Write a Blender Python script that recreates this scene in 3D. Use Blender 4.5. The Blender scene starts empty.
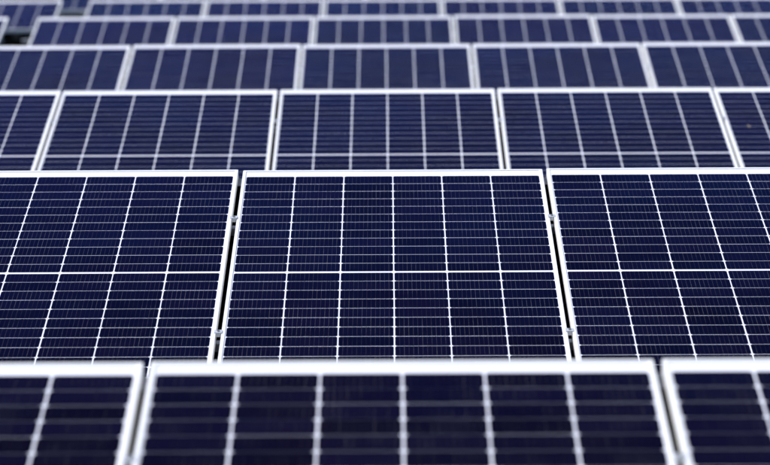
import bpy, math, random
from mathutils import Matrix, Vector

random.seed(7)
sc = bpy.context.scene
C = sc.collection

# ------------------------------------------------------------------ camera
F_PX = 3334.0
PITCH = math.radians(5.82)
ROLL, YAW = -0.00484, 0.00026
CAM_H = 1.75
cy_, sy_, cr_, sr_ = math.cos(YAW), math.sin(YAW), math.cos(ROLL), math.sin(ROLL)
Rm = Matrix(((cr_, -sr_, 0), (sr_, cr_, 0), (0, 0, 1))) @ Matrix(((cy_, 0, sy_), (0, 1, 0), (-sy_, 0, cy_)))
Mm = Matrix(((1, 0, 0), (0, -math.sin(PITCH), -math.cos(PITCH)), (0, math.cos(PITCH), -math.sin(PITCH))))
Q = Rm @ Mm                                  # world -> (right, down, forward)
cam_d = bpy.data.cameras.new('camera')
cam = bpy.data.objects.new('camera', cam_d)
C.objects.link(cam)
right, down, fwd = Vector(Q[0]), Vector(Q[1]), Vector(Q[2])
m = Matrix((right, -down, -fwd)).transposed().to_4x4()
m.translation = Vector((0, 0, CAM_H))
cam.matrix_world = m
cam_d.sensor_width = 36.0
cam_d.lens = F_PX / 770.0 * 36.0
cam_d.clip_start = 0.1
cam_d.clip_end = 2000
cam_d.dof.use_dof = True
cam_d.dof.focus_distance = 10.75
cam_d.dof.aperture_fstop = 4.2
cam_d.dof.aperture_blades = 0
sc.camera = cam

# ------------------------------------------------------------------ light
SUN_EL, SUN_AZ = 56.0, 282.0      # azimuth clockwise from +Y (the view direction): high on the left
w = bpy.data.worlds.new('World')
sc.world = w
w.use_nodes = True
nt = w.node_tree
for n in list(nt.nodes):
    nt.nodes.remove(n)
sky = nt.nodes.new('ShaderNodeTexSky')
sky.sky_type = 'NISHITA'
sky.sun_disc = False
sky.sun_elevation = math.radians(SUN_EL)
sky.sun_rotation = math.radians(SUN_AZ)
sky.altitude = 300
sky.air_density = 1.0
sky.dust_density = 0.1
sky.ozone_density = 6.0
bg = nt.nodes.new('ShaderNodeBackground')
bg.inputs['Strength'].default_value = 0.10
wo = nt.nodes.new('ShaderNodeOutputWorld')
nt.links.new(sky.outputs[0], bg.inputs[0])
nt.links.new(bg.outputs[0], wo.inputs[0])

sd = bpy.data.lights.new('sun', 'SUN')
sd.energy = 4.9
sd.angle = math.radians(0.53)
sd.color = (1.0, 0.965, 0.92)
sun = bpy.data.objects.new('sun', sd)
C.objects.link(sun)
az, el = math.radians(SUN_AZ), math.radians(SUN_EL)
sdir = Vector((math.sin(az) * math.cos(el), math.cos(az) * math.cos(el), math.sin(el)))
sun.rotation_euler = sdir.to_track_quat('Z', 'Y').to_euler()
sun.location = sdir * 30

sc.view_settings.view_transform = 'Standard'
sc.view_settings.look = 'None'
sc.view_settings.exposure = 0.25
sc.view_settings.gamma = 1.0
sc.view_settings.use_curve_mapping = False
sc.cycles.max_bounces = 6
sc.cycles.use_denoising = True


# ------------------------------------------------------------------ materials
def new_mat(name):
    mt = bpy.data.materials.new(name)
    mt.use_nodes = True
    return mt, mt.node_tree, mt.node_tree.nodes['Principled BSDF']


def nd(nt, typ, **kw):
    n = nt.nodes.new(typ)
    for k, v in kw.items():
        setattr(n, k, v)
    return n


def math_n(nt, op, a, b=None, c=None):
    n = nd(nt, 'ShaderNodeMath', operation=op)
    for i, v in enumerate((a, b, c)):
        if v is None:
            continue
        if isinstance(v, (int, float)):
            n.inputs[i].default_value = v
        else:
            nt.links.new(v, n.inputs[i])
    return n.outputs[0]


def mix_col(nt, fac, a, b):
    n = nd(nt, 'ShaderNodeMix', data_type='RGBA')
    for i, v in ((0, fac), (6, a), (7, b)):
        if isinstance(v, (int, float)):
            n.inputs[i].default_value = v
        elif isinstance(v, tuple):
            n.inputs[i].default_value = v + (1,)
        else:
            nt.links.new(v, n.inputs[i])
    return n.outputs[2]


def noise(nt, vec, scale, detail=3.0, rough=0.55):
    n = nd(nt, 'ShaderNodeTexNoise')
    n.inputs['Scale'].default_value = scale
    n.inputs['Detail'].default_value = detail
    n.inputs['Roughness'].default_value = rough
    if vec is not None:
        nt.links.new(vec, n.inputs['Vector'])
    return n.outputs['Fac']


def ramp(nt, fac, lo, hi):
    n = nd(nt, 'ShaderNodeMapRange', interpolation_type='SMOOTHSTEP')
    nt.links.new(fac, n.inputs[0])
    n.inputs[1].default_value = lo
    n.inputs[2].default_value = hi
    return n.outputs[0]


def geo_pos(nt):
    return nd(nt, 'ShaderNodeNewGeometry').outputs['Position']


COAT, COAT_R = 0.32, 0.07


def mat_frame():
    mt, nt, b = new_mat('anodised_aluminium')
    pos = geo_pos(nt)
    f = noise(nt, pos, 9, 4)
    nt.links.new(mix_col(nt, f, (0.80, 0.80, 0.81), (0.88, 0.88, 0.88)), b.inputs['Base Color'])
    b.inputs['Metallic'].default_value = 0.15
    g = noise(nt, pos, 60, 2)
    nt.links.new(math_n(nt, 'MULTIPLY_ADD', g, 0.2, 0.35), b.inputs['Roughness'])
    return mt


def mat_white():
    mt, nt, b = new_mat('white_backsheet_behind_glass')
    pos = geo_pos(nt)
    f = noise(nt, pos, 3.5, 5)
    nt.links.new(mix_col(nt, f, (0.66, 0.67, 0.76), (0.76, 0.77, 0.85)), b.inputs['Base Color'])
    b.inputs['Roughness'].default_value = 0.5
    b.inputs['Specular IOR Level'].default_value = 0.0
    b.inputs['Coat Weight'].default_value = 0.25
    b.inputs['Coat Roughness'].default_value = COAT_R
    b.inputs['Coat IOR'].default_value = 1.42
    return mt


def mat_cell():
    mt, nt, b = new_mat('mono_silicon_cell')
    uv = nd(nt, 'ShaderNodeUVMap')
    uv.uv_map = 'UVMap'
    sep = nd(nt, 'ShaderNodeSeparateXYZ')
    nt.links.new(uv.outputs[0], sep.inputs[0])
    u, v = sep.outputs[0], sep.outputs[1]
    rnd = nd(nt, 'ShaderNodeObjectInfo').outputs['Random']
    cu, cv = math_n(nt, 'FLOOR', u), math_n(nt, 'FLOOR', v)
    comb = nd(nt, 'ShaderNodeCombineXYZ')
    nt.links.new(cu, comb.inputs[0])
    nt.links.new(cv, comb.inputs[1])
    nt.links.new(math_n(nt, 'MULTIPLY', rnd, 91.7), comb.inputs[2])
    wn = nd(nt, 'ShaderNodeTexWhiteNoise', noise_dimensions='3D')
    nt.links.new(comb.outputs[0], wn.inputs['Vector'])
    cellr = wn.outputs['Value']
    pos = geo_pos(nt)
    cloud = noise(nt, pos, 2.2, 4)
    # per-cell tint
    col = mix_col(nt, cellr, (0.0016, 0.0009, 0.0052), (0.0034, 0.0023, 0.0125))
    col = mix_col(nt, math_n(nt, 'MULTIPLY', ramp(nt, cloud, 0.35, 0.7), 0.55), col, (0.0016, 0.0018, 0.0085))
    # dust film
    dust = noise(nt, pos, 14, 6, 0.65)
    col = mix_col(nt, math_n(nt, 'MULTIPLY', ramp(nt, dust, 0.45, 0.85), 0.006), col, (0.32, 0.30, 0.29))
    # busbar wires along the slope, twelve per cell
    fu = math_n(nt, 'FRACT', math_n(nt, 'MULTIPLY_ADD', u, 12.0, 0.5))
    d = math_n(nt, 'ABSOLUTE', math_n(nt, 'SUBTRACT', fu, 0.5))
    wire = math_n(nt, 'LESS_THAN', d, 0.024)
    # solder points: small pads along each wire
    fv = math_n(nt, 'FRACT', math_n(nt, 'MULTIPLY', v, 4.0))
    dv = math_n(nt, 'ABSOLUTE', math_n(nt, 'SUBTRACT', fv, 0.5))
    pad = math_n(nt, 'MULTIPLY', math_n(nt, 'LESS_THAN', d, 0.055), math_n(nt, 'LESS_THAN', dv, 0.06))
    # every wire glints a little differently
    comb2 = nd(nt, 'ShaderNodeCombineXYZ')
    nt.links.new(math_n(nt, 'FLOOR', math_n(nt, 'MULTIPLY_ADD', u, 12.0, 0.5)), comb2.inputs[0])
    nt.links.new(cv, comb2.inputs[1])
    nt.links.new(math_n(nt, 'MULTIPLY', rnd, 33.1), comb2.inputs[2])
    wn2 = nd(nt, 'ShaderNodeTexWhiteNoise', noise_dimensions='3D')
    nt.links.new(comb2.outputs[0], wn2.inputs['Vector'])
    glint = math_n(nt, 'MULTIPLY_ADD', math_n(nt, 'POWER', wn2.outputs['Value'], 1.5), 0.30, 0.16)
    patch = math_n(nt, 'MULTIPLY_ADD', ramp(nt, noise(nt, pos, 5.5, 3), 0.35, 0.65), 0.85, 0.25)
    wfac = math_n(nt, 'MULTIPLY', math_n(nt, 'MULTIPLY', math_n(nt, 'MAXIMUM', wire, pad), glint), patch)
    col = mix_col(nt, wfac, col, (0.20, 0.20, 0.20))
    # matt silicon under a blue anti-reflection film and textured glass: only grazing light is mirrored, tinted blue
    out = nt.nodes['Material Output']
    nt.nodes.remove(b)
    dif = nd(nt, 'ShaderNodeBsdfDiffuse')
    nt.links.new(col, dif.inputs['Color'])
    glo = nd(nt, 'ShaderNodeBsdfGlossy')
    # uneven sheen painted into the gloss colour: random tint per module, steel blue to violet
    wp = nd(nt, 'ShaderNodeTexWhiteNoise', noise_dimensions='1D')
    nt.links.new(math_n(nt, 'MULTIPLY', rnd, 517.3), wp.inputs['W'])
    nt.links.new(mix_col(nt, wp.outputs['Value'], (0.12, 0.36, 1.0), (0.16, 0.29, 1.0)), glo.inputs['Color'])
    nt.links.new(math_n(nt, 'MULTIPLY_ADD', dust, 0.10, 0.08), glo.inputs['Roughness'])
    lw = nd(nt, 'ShaderNodeLayerWeight')
    lw.inputs['Blend'].default_value = 0.5
    fac = math_n(nt, 'POWER', lw.outputs['Facing'], 12.0)
    fac = math_n(nt, 'MULTIPLY', fac, math_n(nt, 'MULTIPLY_ADD', cloud, 5.4, 2.2))
    mx = nd(nt, 'ShaderNodeMixShader')
    nt.links.new(fac, mx.inputs[0])
    nt.links.new(dif.outputs[0], mx.inputs[1])
    nt.links.new(glo.outputs[0], mx.inputs[2])
    nt.links.new(mx.outputs[0], out.inputs['Surface'])
    return mt


def mat_simple(name, c0, c1, rough, metal=0.0, scale=20):
    mt, nt, b = new_mat(name)
    f = noise(nt, geo_pos(nt), scale, 4)
    nt.links.new(mix_col(nt, f, c0, c1), b.inputs['Base Color'])
    b.inputs['Roughness'].default_value = rough
    b.inputs['Metallic'].default_value = metal
    return mt


def mat_ground():
    mt, nt, b = new_mat('dark_ballast_ground')
    pos = geo_pos(nt)
    vor = nd(nt, 'ShaderNodeTexVoronoi')
    vor.inputs['Scale'].default_value = 45
    nt.links.new(pos, vor.inputs['Vector'])
    big = noise(nt, pos, 0.6, 4)
    sepc = nd(nt, 'ShaderNodeSeparateColor')
    nt.links.new(vor.outputs['Color'], sepc.inputs[0])
    col = mix_col(nt, sepc.outputs[0], (0.006, 0.006, 0.007), (0.019, 0.018, 0.018))
    col = mix_col(nt, math_n(nt, 'MULTIPLY', big, 0.5), col, (0.010, 0.010, 0.011))
    nt.links.new(col, b.inputs['Base Color'])
    b.inputs['Roughness'].default_value = 0.95
    b.inputs['Specular IOR Level'].default_value = 0.15
    bump = nd(nt, 'ShaderNodeBump')
    bump.inputs['Strength'].default_value = 0.8
    bump.inputs['Distance'].default_value = 0.015
    nt.links.new(vor.outputs['Distance'], bump.inputs['Height'])
    nt.links.new(bump.outputs[0], b.inputs['Normal'])
    return mt


M_FRAME, M_WHITE, M_CELL = mat_frame(), mat_white(), mat_cell()
M_STEEL = mat_simple('galvanised_steel', (0.30, 0.31, 0.33), (0.42, 0.43, 0.45), 0.45, 0.6)
M_CLAMP = mat_simple('clamp_aluminium', (0.66, 0.66, 0.68), (0.76, 0.76, 0.78), 0.4, 0.5, 120)
M_BOLT = mat_simple('stainless_bolt', (0.22, 0.22, 0.23), (0.4, 0.4, 0.4), 0.35, 0.8, 200)
M_CONC = mat_simple('pale_concrete', (0.20, 0.20, 0.21), (0.34, 0.34, 0.35), 0.9, 0.0, 30)
M_BLACK = mat_simple('black_coated_sheet', (0.008, 0.008, 0.009), (0.014, 0.014, 0.016), 0.7, 0.0, 12)
M_RAIL = mat_simple('grey_rail', (0.12, 0.12, 0.13), (0.18, 0.18, 0.19), 0.5, 0.2, 12)
M_LEAF = mat_simple('dry_leaf', (0.14, 0.12, 0.09), (0.20, 0.17, 0.13), 0.8, 0.0, 90)
M_GROUND = mat_ground()


# ------------------------------------------------------------------ mesh helpers
class MB:
    def __init__(s):
        s.v, s.f, s.uv = [], [], []

    def box(s, x0, x1, y0, y1, z0, z1, xf=None):
        b = len(s.v)
        for z in (z0, z1):
            for x, y in ((x0, y0), (x1, y0), (x1, y1), (x0, y1)):
                p = Vector((x, y, z))
                s.v.append(xf @ p if xf is not None else p)
        for q in ((0, 3, 2, 1), (4, 5, 6, 7), (0, 1, 5, 4), (1, 2, 6, 5), (2, 3, 7, 6), (3, 0, 4, 7)):
            s.f.append([b + i for i in q])

    def prism(s, cx, cy, r, z0, z1, n=6, xf=None):
        b = len(s.v)
        for z in (z0, z1):
            for k in range(n):
                a = 2 * math.pi * k / n
                p = Vector((cx + r * math.cos(a), cy + r * math.sin(a), z))
                s.v.append(xf @ p if xf is not None else p)
        s.f.append([b + i for i in range(n)][::-1])
        s.f.append([b + n + i for i in range(n)])
        for i in range(n):
            j = (i + 1) % n
            s.f.append([b + i, b + j, b + n + j, b + n + i])

    def build(s, name, mat, parent=None, bevel=0.0):
        me = bpy.data.meshes.new(name)
        me.from_pydata([tuple(p) for p in s.v], [], s.f)
        me.materials.append(mat)
        me.update()
        o = bpy.data.objects.new(name, me)
        C.objects.link(o)
        if parent is not None:
            o.parent = parent
        if bevel:
            md = o.modifiers.new('edge', 'BEVEL')
            md.width = bevel
            md.segments = 2
            md.limit_method = 'ANGLE'
        return o


def tag(o, label=None, cat=None, group=None, kind=None):
    for k, v in (('label', label), ('category', cat), ('group', group), ('kind', kind)):
        if v:
            o[k] = v


def empty(name, loc=(0, 0, 0)):
    o = bpy.data.objects.new(name, None)
    o.empty_display_size = 0.2
    C.objects.link(o)
    o.location = loc
    return o


# ------------------------------------------------------------------ ground
g = MB()
for i in range(1):
    g.v += [Vector((-300, -60, 0)), Vector((300, -60, 0)), Vector((300, 900, 0)), Vector((-300, 900, 0))]
    g.f.append([0, 1, 2, 3])
gr = g.build('ground', M_GROUND)
tag(gr, kind='structure')

# ------------------------------------------------------------------ the panel
TILT = math.radians(12.36)
CT, ST = math.cos(TILT), math.sin(TILT)
W, GAP = 1.043, 0.017
P = W + GAP
CP, RP = 0.1694, 0.0853
MAR = (W - 6 * CP) / 2
TOPM, MIDG = 0.072, 0.006           # first cell line below the top edge, extra pitch at the middle ribbon
MIDW = 0.0160
# gap between cells across and along the slope, and corner cut; the front row is of another batch
GAPS = {'main': (0.0041, 0.0029, 0.0055), 'front': (0.0045, 0.0016, 0.0066)}
FD = 0.030                          # frame depth


def panel_len(rows):
    return TOPM + rows * RP + (TOPM + MIDG - 0.006 if rows == 24 else 0.022)


def frame_mesh(L):
    """ring profile swept round the rectangle with small rounded corners"""
    mb = MB()
    prof = [(0.0006, 0.0), (0.0104, 0.0), (0.0110, -0.0004), (0.0110, -0.0019), (0.0025, -0.0019), (0.0025, -0.028),
            (0.025, -0.028), (0.025, -FD), (0, -FD), (0, -0.0006)]
    r = 0.004
    corners = ((0, 0, 1, 1), (W, 0, -1, 1), (W, L, -1, -1), (0, L, 1, -1))
    rings = []
    for ci, (cx, cy, sx, sy) in enumerate(corners):
        for k in (0, 1, 2):
            t = math.radians(45 * k)
            if ci % 2 == 1:
                t = math.radians(90 - 45 * k)
            # point on outer arc (centre r,r)
            ring = []
            for a, z in prof:
                rr = max(r - a, 0.0)
                off = max(a, r)
                # order: walk counter-clockwise
                px = cx + sx * (off - rr * math.cos(math.pi / 2 - t) )
                py = cy + sy * (off - rr * math.sin(math.pi / 2 - t))
                ring.append((px, py, z))
            rings.append(ring)
    # the walk order of each corner's three rings: choose so that consecutive rings follow the outline
    def order(idx, prev):
        trip = rings[idx * 3: idx * 3 + 3]
        return trip
    seq = []
    prev = (0, L)                   # we arrive at the first corner from (0, L)
    cpts = [(0, 0), (W, 0), (W, L), (0, L)]
    for ci in range(4):
        trip = rings[ci * 3: ci * 3 + 3]
        pr = cpts[ci - 1]
        d0 = (trip[0][0][0] - pr[0]) ** 2 + (trip[0][0][1] - pr[1]) ** 2
        d2 = (trip[2][0][0] - pr[0]) ** 2 + (trip[2][0][1] - pr[1]) ** 2
        seq += trip if d0 < d2 else trip[::-1]
    n = len(prof)
    for ring in seq:
        mb.v += [Vector(p) for p in ring]
    m_ = len(seq)
    for i in range(m_):
        j = (i + 1) % m_
        for a in range(n):
            b = (a + 1) % n
            mb.f.append([i * n + a, j * n + a, j * n + b, i * n + b])
    return mb


def cells_object(L, rows, parent, batch):
    GX, GY, CH = GAPS[batch]
    verts, faces, uvs = [], [], []
    z = -0.0022
    for r in range(rows):
        # s = distance below the top edge
        extra = MIDG if (rows == 24 and r >= 12) else 0
        s0 = TOPM + r * RP + extra
        s1 = s0 + RP
        top_in = GY / 2
        bot_in = GY / 2
        if rows == 24 and r == 11:
            s1 += MIDG / 2
            bot_in = MIDW / 2
        if rows == 24 and r == 12:
            s0 -= MIDG / 2
            top_in = MIDW / 2
        if r == 0:
            s0, top_in = 0.062 + 0.0, 0.0
            s0 = TOPM + 0.0 - 0.002
        if r == rows - 1:
            bot_in = 0.0
        for c in range(6):
            x0 = MAR + c * CP + GX / 2
            x1 = MAR + (c + 1) * CP - GX / 2
            if c == 0:
                x0 -= GX / 2 - 0.001
            if c == 5:
                x1 += GX / 2 - 0.001
            jx, jy = random.uniform(-.0004, .0004), random.uniform(-.0003, .0003)
            y1 = L - (s0 + top_in) + jy
            y0 = L - (s1 - bot_in) + jy
            x0 += jx
            x1 += jx
            pts = [(x0 + CH, y0), (x1 - CH, y0), (x1, y0 + CH), (x1, y1 - CH), (x1 - CH, y1), (x0 + CH, y1), (x0, y1 - CH), (x0, y0 + CH)]
            b = len(verts)
            verts += [(px, py, z) for px, py in pts]
            faces.append(list(range(b, b + 8)))
            uvs += [(c + (px - x0) / (x1 - x0) * 0.998 + 0.001, r + (py - y0) / (y1 - y0) * 0.998 + 0.001) for px, py in pts]
    me = bpy.data.meshes.new('solar_cells')
    me.from_pydata(verts, [], faces)
    me.materials.append(M_CELL)
    ul = me.uv_layers.new(name='UVMap')
    for lp in me.loops:
        ul.data[lp.index].uv = uvs[lp.vertex_index]
    me.update()
    o = bpy.data.objects.new('solar_cells', me)
    C.objects.link(o)
    o.parent = parent
    return o


def make_panel(rows, batch='main'):
    L = panel_len(rows)
    t = empty('solar_panel')
    fr = frame_mesh(L).build('frame', M_FRAME, t)
    b = MB()
    b.box(0.0030, W - 0.0030, 0.0030, L - 0.0030, -0.0075, -0.0026)
    b.build('backsheet', M_WHITE, t)
    cells_object(L, rows, t, batch)
    for x in (W * .25, W * .5, W * .75):
        jb = MB()
        jb.box(x - .03, x + .03, L / 2 - .03, L / 2 + .03, -0.024, -0.0076)
        jb.build('junction_box', M_BLACK, t, 0.002)
    return t


def copy_tree(o):
    c = o.copy()
    C.objects.link(c)
    for ch in list(o.children):
        d = ch.copy()
        C.objects.link(d)
        d.parent = c
    return c


protos = {(24, 'main'): make_panel(24), (24, 'front'): make_panel(24, 'front'), (11, 'main'): make_panel(11)}
used = {k: False for k in protos}


def place_panel(rows, top_left, label, batch='main'):
    """top_left: world point of the panel's upper left outer corner"""
    L = panel_len(rows)
    key = (rows, batch)
    if used[key]:
        o = copy_tree(protos[key])
    else:
        o = protos[key]
        used[key] = True
    x, y, z = top_left
    dt = random.uniform(-.0012, .0012)
    o.location = (x + random.uniform(-.0012, .0012), y - L * CT + random.uniform(-.002, .002), z - L * ST)
    o.rotation_euler = (TILT + dt, 0, random.uniform(-.0006, .0006))
    tag(o, label, 'solar panel', 'solar panels standing in tilted rows')
    return o


# ------------------------------------------------------------------ the mounting racks
def make_rack(x0, x1, y_top, z_top, rows, clamps, label):
    L = panel_len(rows)
    base = Vector(((x0 + x1) / 2, y_top - L * CT, 0))
    t = empty('mounting_rack', base)
    tag(t, label, 'mounting rack', 'racks under the rows of panels')
    X = Matrix.Translation(Vector((0, 0, z_top - L * ST))) @ Matrix.Rotation(TILT, 4, 'X')
    over = 0.075 if x1 - x0 > 2 else 0.02
    ra, rb = x0 - base.x - over, x1 - base.x + over
    ss = (0.54, 1.66) if rows == 24 else (0.30, 0.87)
    for s in ss:                               # two long rails under the modules
        mb = MB()
        y = L - s
        mb.box(ra, rb, y - .014, y + .014, -FD - .030, -FD - .002, X)
        mb.build('rail', M_STEEL, t, 0.002)
    n = max(2, int((x1 - x0) / 2.1) + 1)
    for k in range(n):
        px = ra + .35 + (rb - ra - .7) * k / (n - 1)
        mb = MB()
        mb.box(px - .025, px + .025, 0.12, L - 0.12, -FD - .092, -FD - .032, X)
        mb.build('rafter', M_RAIL, t, 0.002)
        for yy in (0.30, L - 0.30):
            q = X @ Vector((px, yy, -FD - .100))
            mb = MB()
            mb.box(px + .027, px + .067, q.y - .02, q.y + .02, 0.02, q.z + 0.04)
            mb.box(px - .03, px + .12, q.y - .075, q.y + .075, 0.0, 0.018)
            mb.build('leg', M_BLACK, t, 0.0015)
    # pale top flange under the upper frame edge and the black wind deflector sheet hanging from it
    q0 = X @ Vector((0, L - 0.030, -FD - .004))
    tr = MB()
    tr.box(ra + .06, rb - .06, L - 0.085, L - 0.004, -FD - .0035, -FD - .001, X)
    tr.build('top_flange', M_RAIL, t)
    wd = MB()
    prof = [(q0.y, q0.z), (q0.y + .16, 0.10), (q0.y + .20, 0.10), (q0.y + .20, 0.098), (q0.y + .158, 0.098), (q0.y - .002, q0.z)]
    for xx in (ra + .062, rb - .062):
        wd.v += [Vector((xx, a, b)) for a, b in prof]
    k6 = len(prof)
    wd.f = [list(range(k6)), list(range(k6, 2 * k6))[::-1]] + [[a, k6 + a, k6 + (a + 1) % k6, (a + 1) % k6] for a in range(k6)]
    wd.build('wind_deflector', M_BLACK, t)
    for cx in clamps:                          # clamps gripping neighbouring frames
        for s in ss:
            mb = MB()
            y, lx = L - s, cx - base.x
            mb.box(lx - GAP / 2 - .004, lx + GAP / 2 + .004, y - .013, y + .013, 0.0006, 0.0024, X)
            mb.box(lx - .007, lx + .007, y - .013, y + .013, -.012, 0.0005, X)
            c = mb.build('clamp', M_CLAMP, t, 0.0006)
            bb = MB()
            bb.prism(lx, y, 0.0048, 0.0025, 0.0060, 6, X)
            bb.build('bolt', M_BOLT, c)
    return t


# row: (x of the centre panel's left edge, y of the top edge, z of the top edge above ground, rows of cells, panel indices)
ROWS = [
    ('front', -0.4884, 6.8722, -0.9679, 24, range(-2, 3)),
    ('second', -0.4988, 11.5977, -0.9605, 24, range(-2, 3)),
    ('third', -0.5115, 16.3040, -0.9551, 24, range(-3, 4)),
    ('fourth', -0.5118, 20.8571, -0.9429, 24, range(-3, 4)),
    ('fifth', -0.5316, 25.5846, -0.9401, 24, range(-2, 4)),
    ('sixth', -0.5413, 30.2725, -0.9560, 11, range(-2, 4)),
    ('seventh', -0.5413, 34.95, -0.9550, 11, range(-2, 4)),
]
LOOK = {
    'front': 'blurred silver framed solar panel in the front row',
    'second': 'sharply focused solar panel in the second row',
    'third': 'slightly blurred solar panel in the third row',
    'fourth': 'blurred solar panel in the fourth row',
    'fifth': 'blurred solar panel in the fifth row',
    'sixth': 'blurred short solar panel in the sixth row',
    'seventh': 'very blurred short solar panel in the hindmost row',
}
WHERE = {
    'front': {-2: 'beyond the left edge of the photo', -1: 'leftmost, cut by the photo edge', 0: 'the middle one',
              1: 'rightmost, cut by the photo edge', 2: 'beyond the right edge of the photo'},
    'second': {-2: 'beyond the left edge of the photo', -1: 'leftmost of three', 0: 'whole one in the middle',
               1: 'rightmost of three', 2: 'beyond the right edge of the photo'},
    'third': {-3: 'beyond the left edge of the photo', -2: 'leftmost, narrow piece', -1: 'second from left', 0: 'middle of five',
              1: 'fourth from left', 2: 'rightmost, with a tan speck', 3: 'beyond the right edge of the photo'},
    'fourth': {-3: 'beyond the left edge of the photo', -2: 'leftmost of five', -1: 'second from left', 0: 'middle of five',
               1: 'fourth from left', 2: 'rightmost of five', 3: 'beyond the right edge of the photo'},
    'fifth': {'L': 'left of the dark aisle', -2: 'just right of the aisle', -1: 'second from the aisle',
              0: 'third from the aisle', 1: 'fourth from the aisle', 2: 'fifth from the aisle', 3: 'at the right photo edge'},
    'sixth': {'L': 'left of the dark aisle', -2: 'just right of the aisle', -1: 'second from the aisle',
              0: 'third from the aisle', 1: 'fourth from the aisle', 2: 'fifth from the aisle', 3: 'at the right photo edge'},
    'seventh': {-2: 'glimpsed through the aisle', -1: 'hidden second from left', 0: 'hidden third from left',
                1: 'hidden fourth from left', 2: 'hidden fifth from left', 3: 'hidden rightmost'},
}
OFFS = {'seventh': -0.70}
for name, x0, y, z, rows, idx in ROWS:
    z += CAM_H
    x0 += OFFS.get(name, 0)
    idx = list(idx)
    for i in idx:
        place_panel(rows, (x0 + i * P, y, z), LOOK[name] + ', ' + WHERE[name][i], 'front' if name == 'front' else 'main')
    make_rack(x0 + idx[0] * P, x0 + idx[0] * P + len(idx) * P - GAP, y, z, rows,
              [x0 + i * P - GAP / 2 for i in idx[1:]],
              'aluminium rack on steel legs carrying the %s row of solar panels' % name)
    if name in ('fifth', 'sixth'):
        aisle = 0.235 if name == 'fifth' else 0.26
        xr = x0 - 2 * P - aisle
        place_panel(rows, (xr - W, y, z), LOOK[name].replace(' from the front', '') + ', ' + WHERE[name]['L'])
        make_rack(xr - W, xr, y, z, rows, [], 'short aluminium rack left of the aisle in the %s row' % name)

# ------------------------------------------------------------------ a dry leaf lying on a panel of the third row
n_, x0, y, z, rows, _ = ROWS[2]
s = 0.70
px, py, pz = x0 + 2.218, y - s * CT, z + CAM_H - s * ST
lf = MB()
X = Matrix.Translation(Vector((px, py, pz + 0.002))) @ Matrix.Rotation(TILT, 4, 'X') @ Matrix.Rotation(0.5, 4, 'Z') @ Matrix.Scale(0.8, 4)
top = [(-.004, -.016, .001), (.004, -.012, .004), (.0075, 0, .008), (.004, .012, .010), (0, .019, .013), (-.005, .010, .007), (-.007, -.002, .004)]
lf.v = [X @ Vector(p) for p in top] + [X @ Vector((p[0], p[1], p[2] - .0012)) for p in top]
k = len(top)
lf.f = [list(range(k)), list(range(k, 2 * k))[::-1]] + [[i, k + i, k + (i + 1) % k, (i + 1) % k] for i in range(k)]
leaf = lf.build('dry_leaf', M_LEAF)
tag(leaf, 'tiny tan speck of dry leaf on the rightmost third row panel', 'leaf')
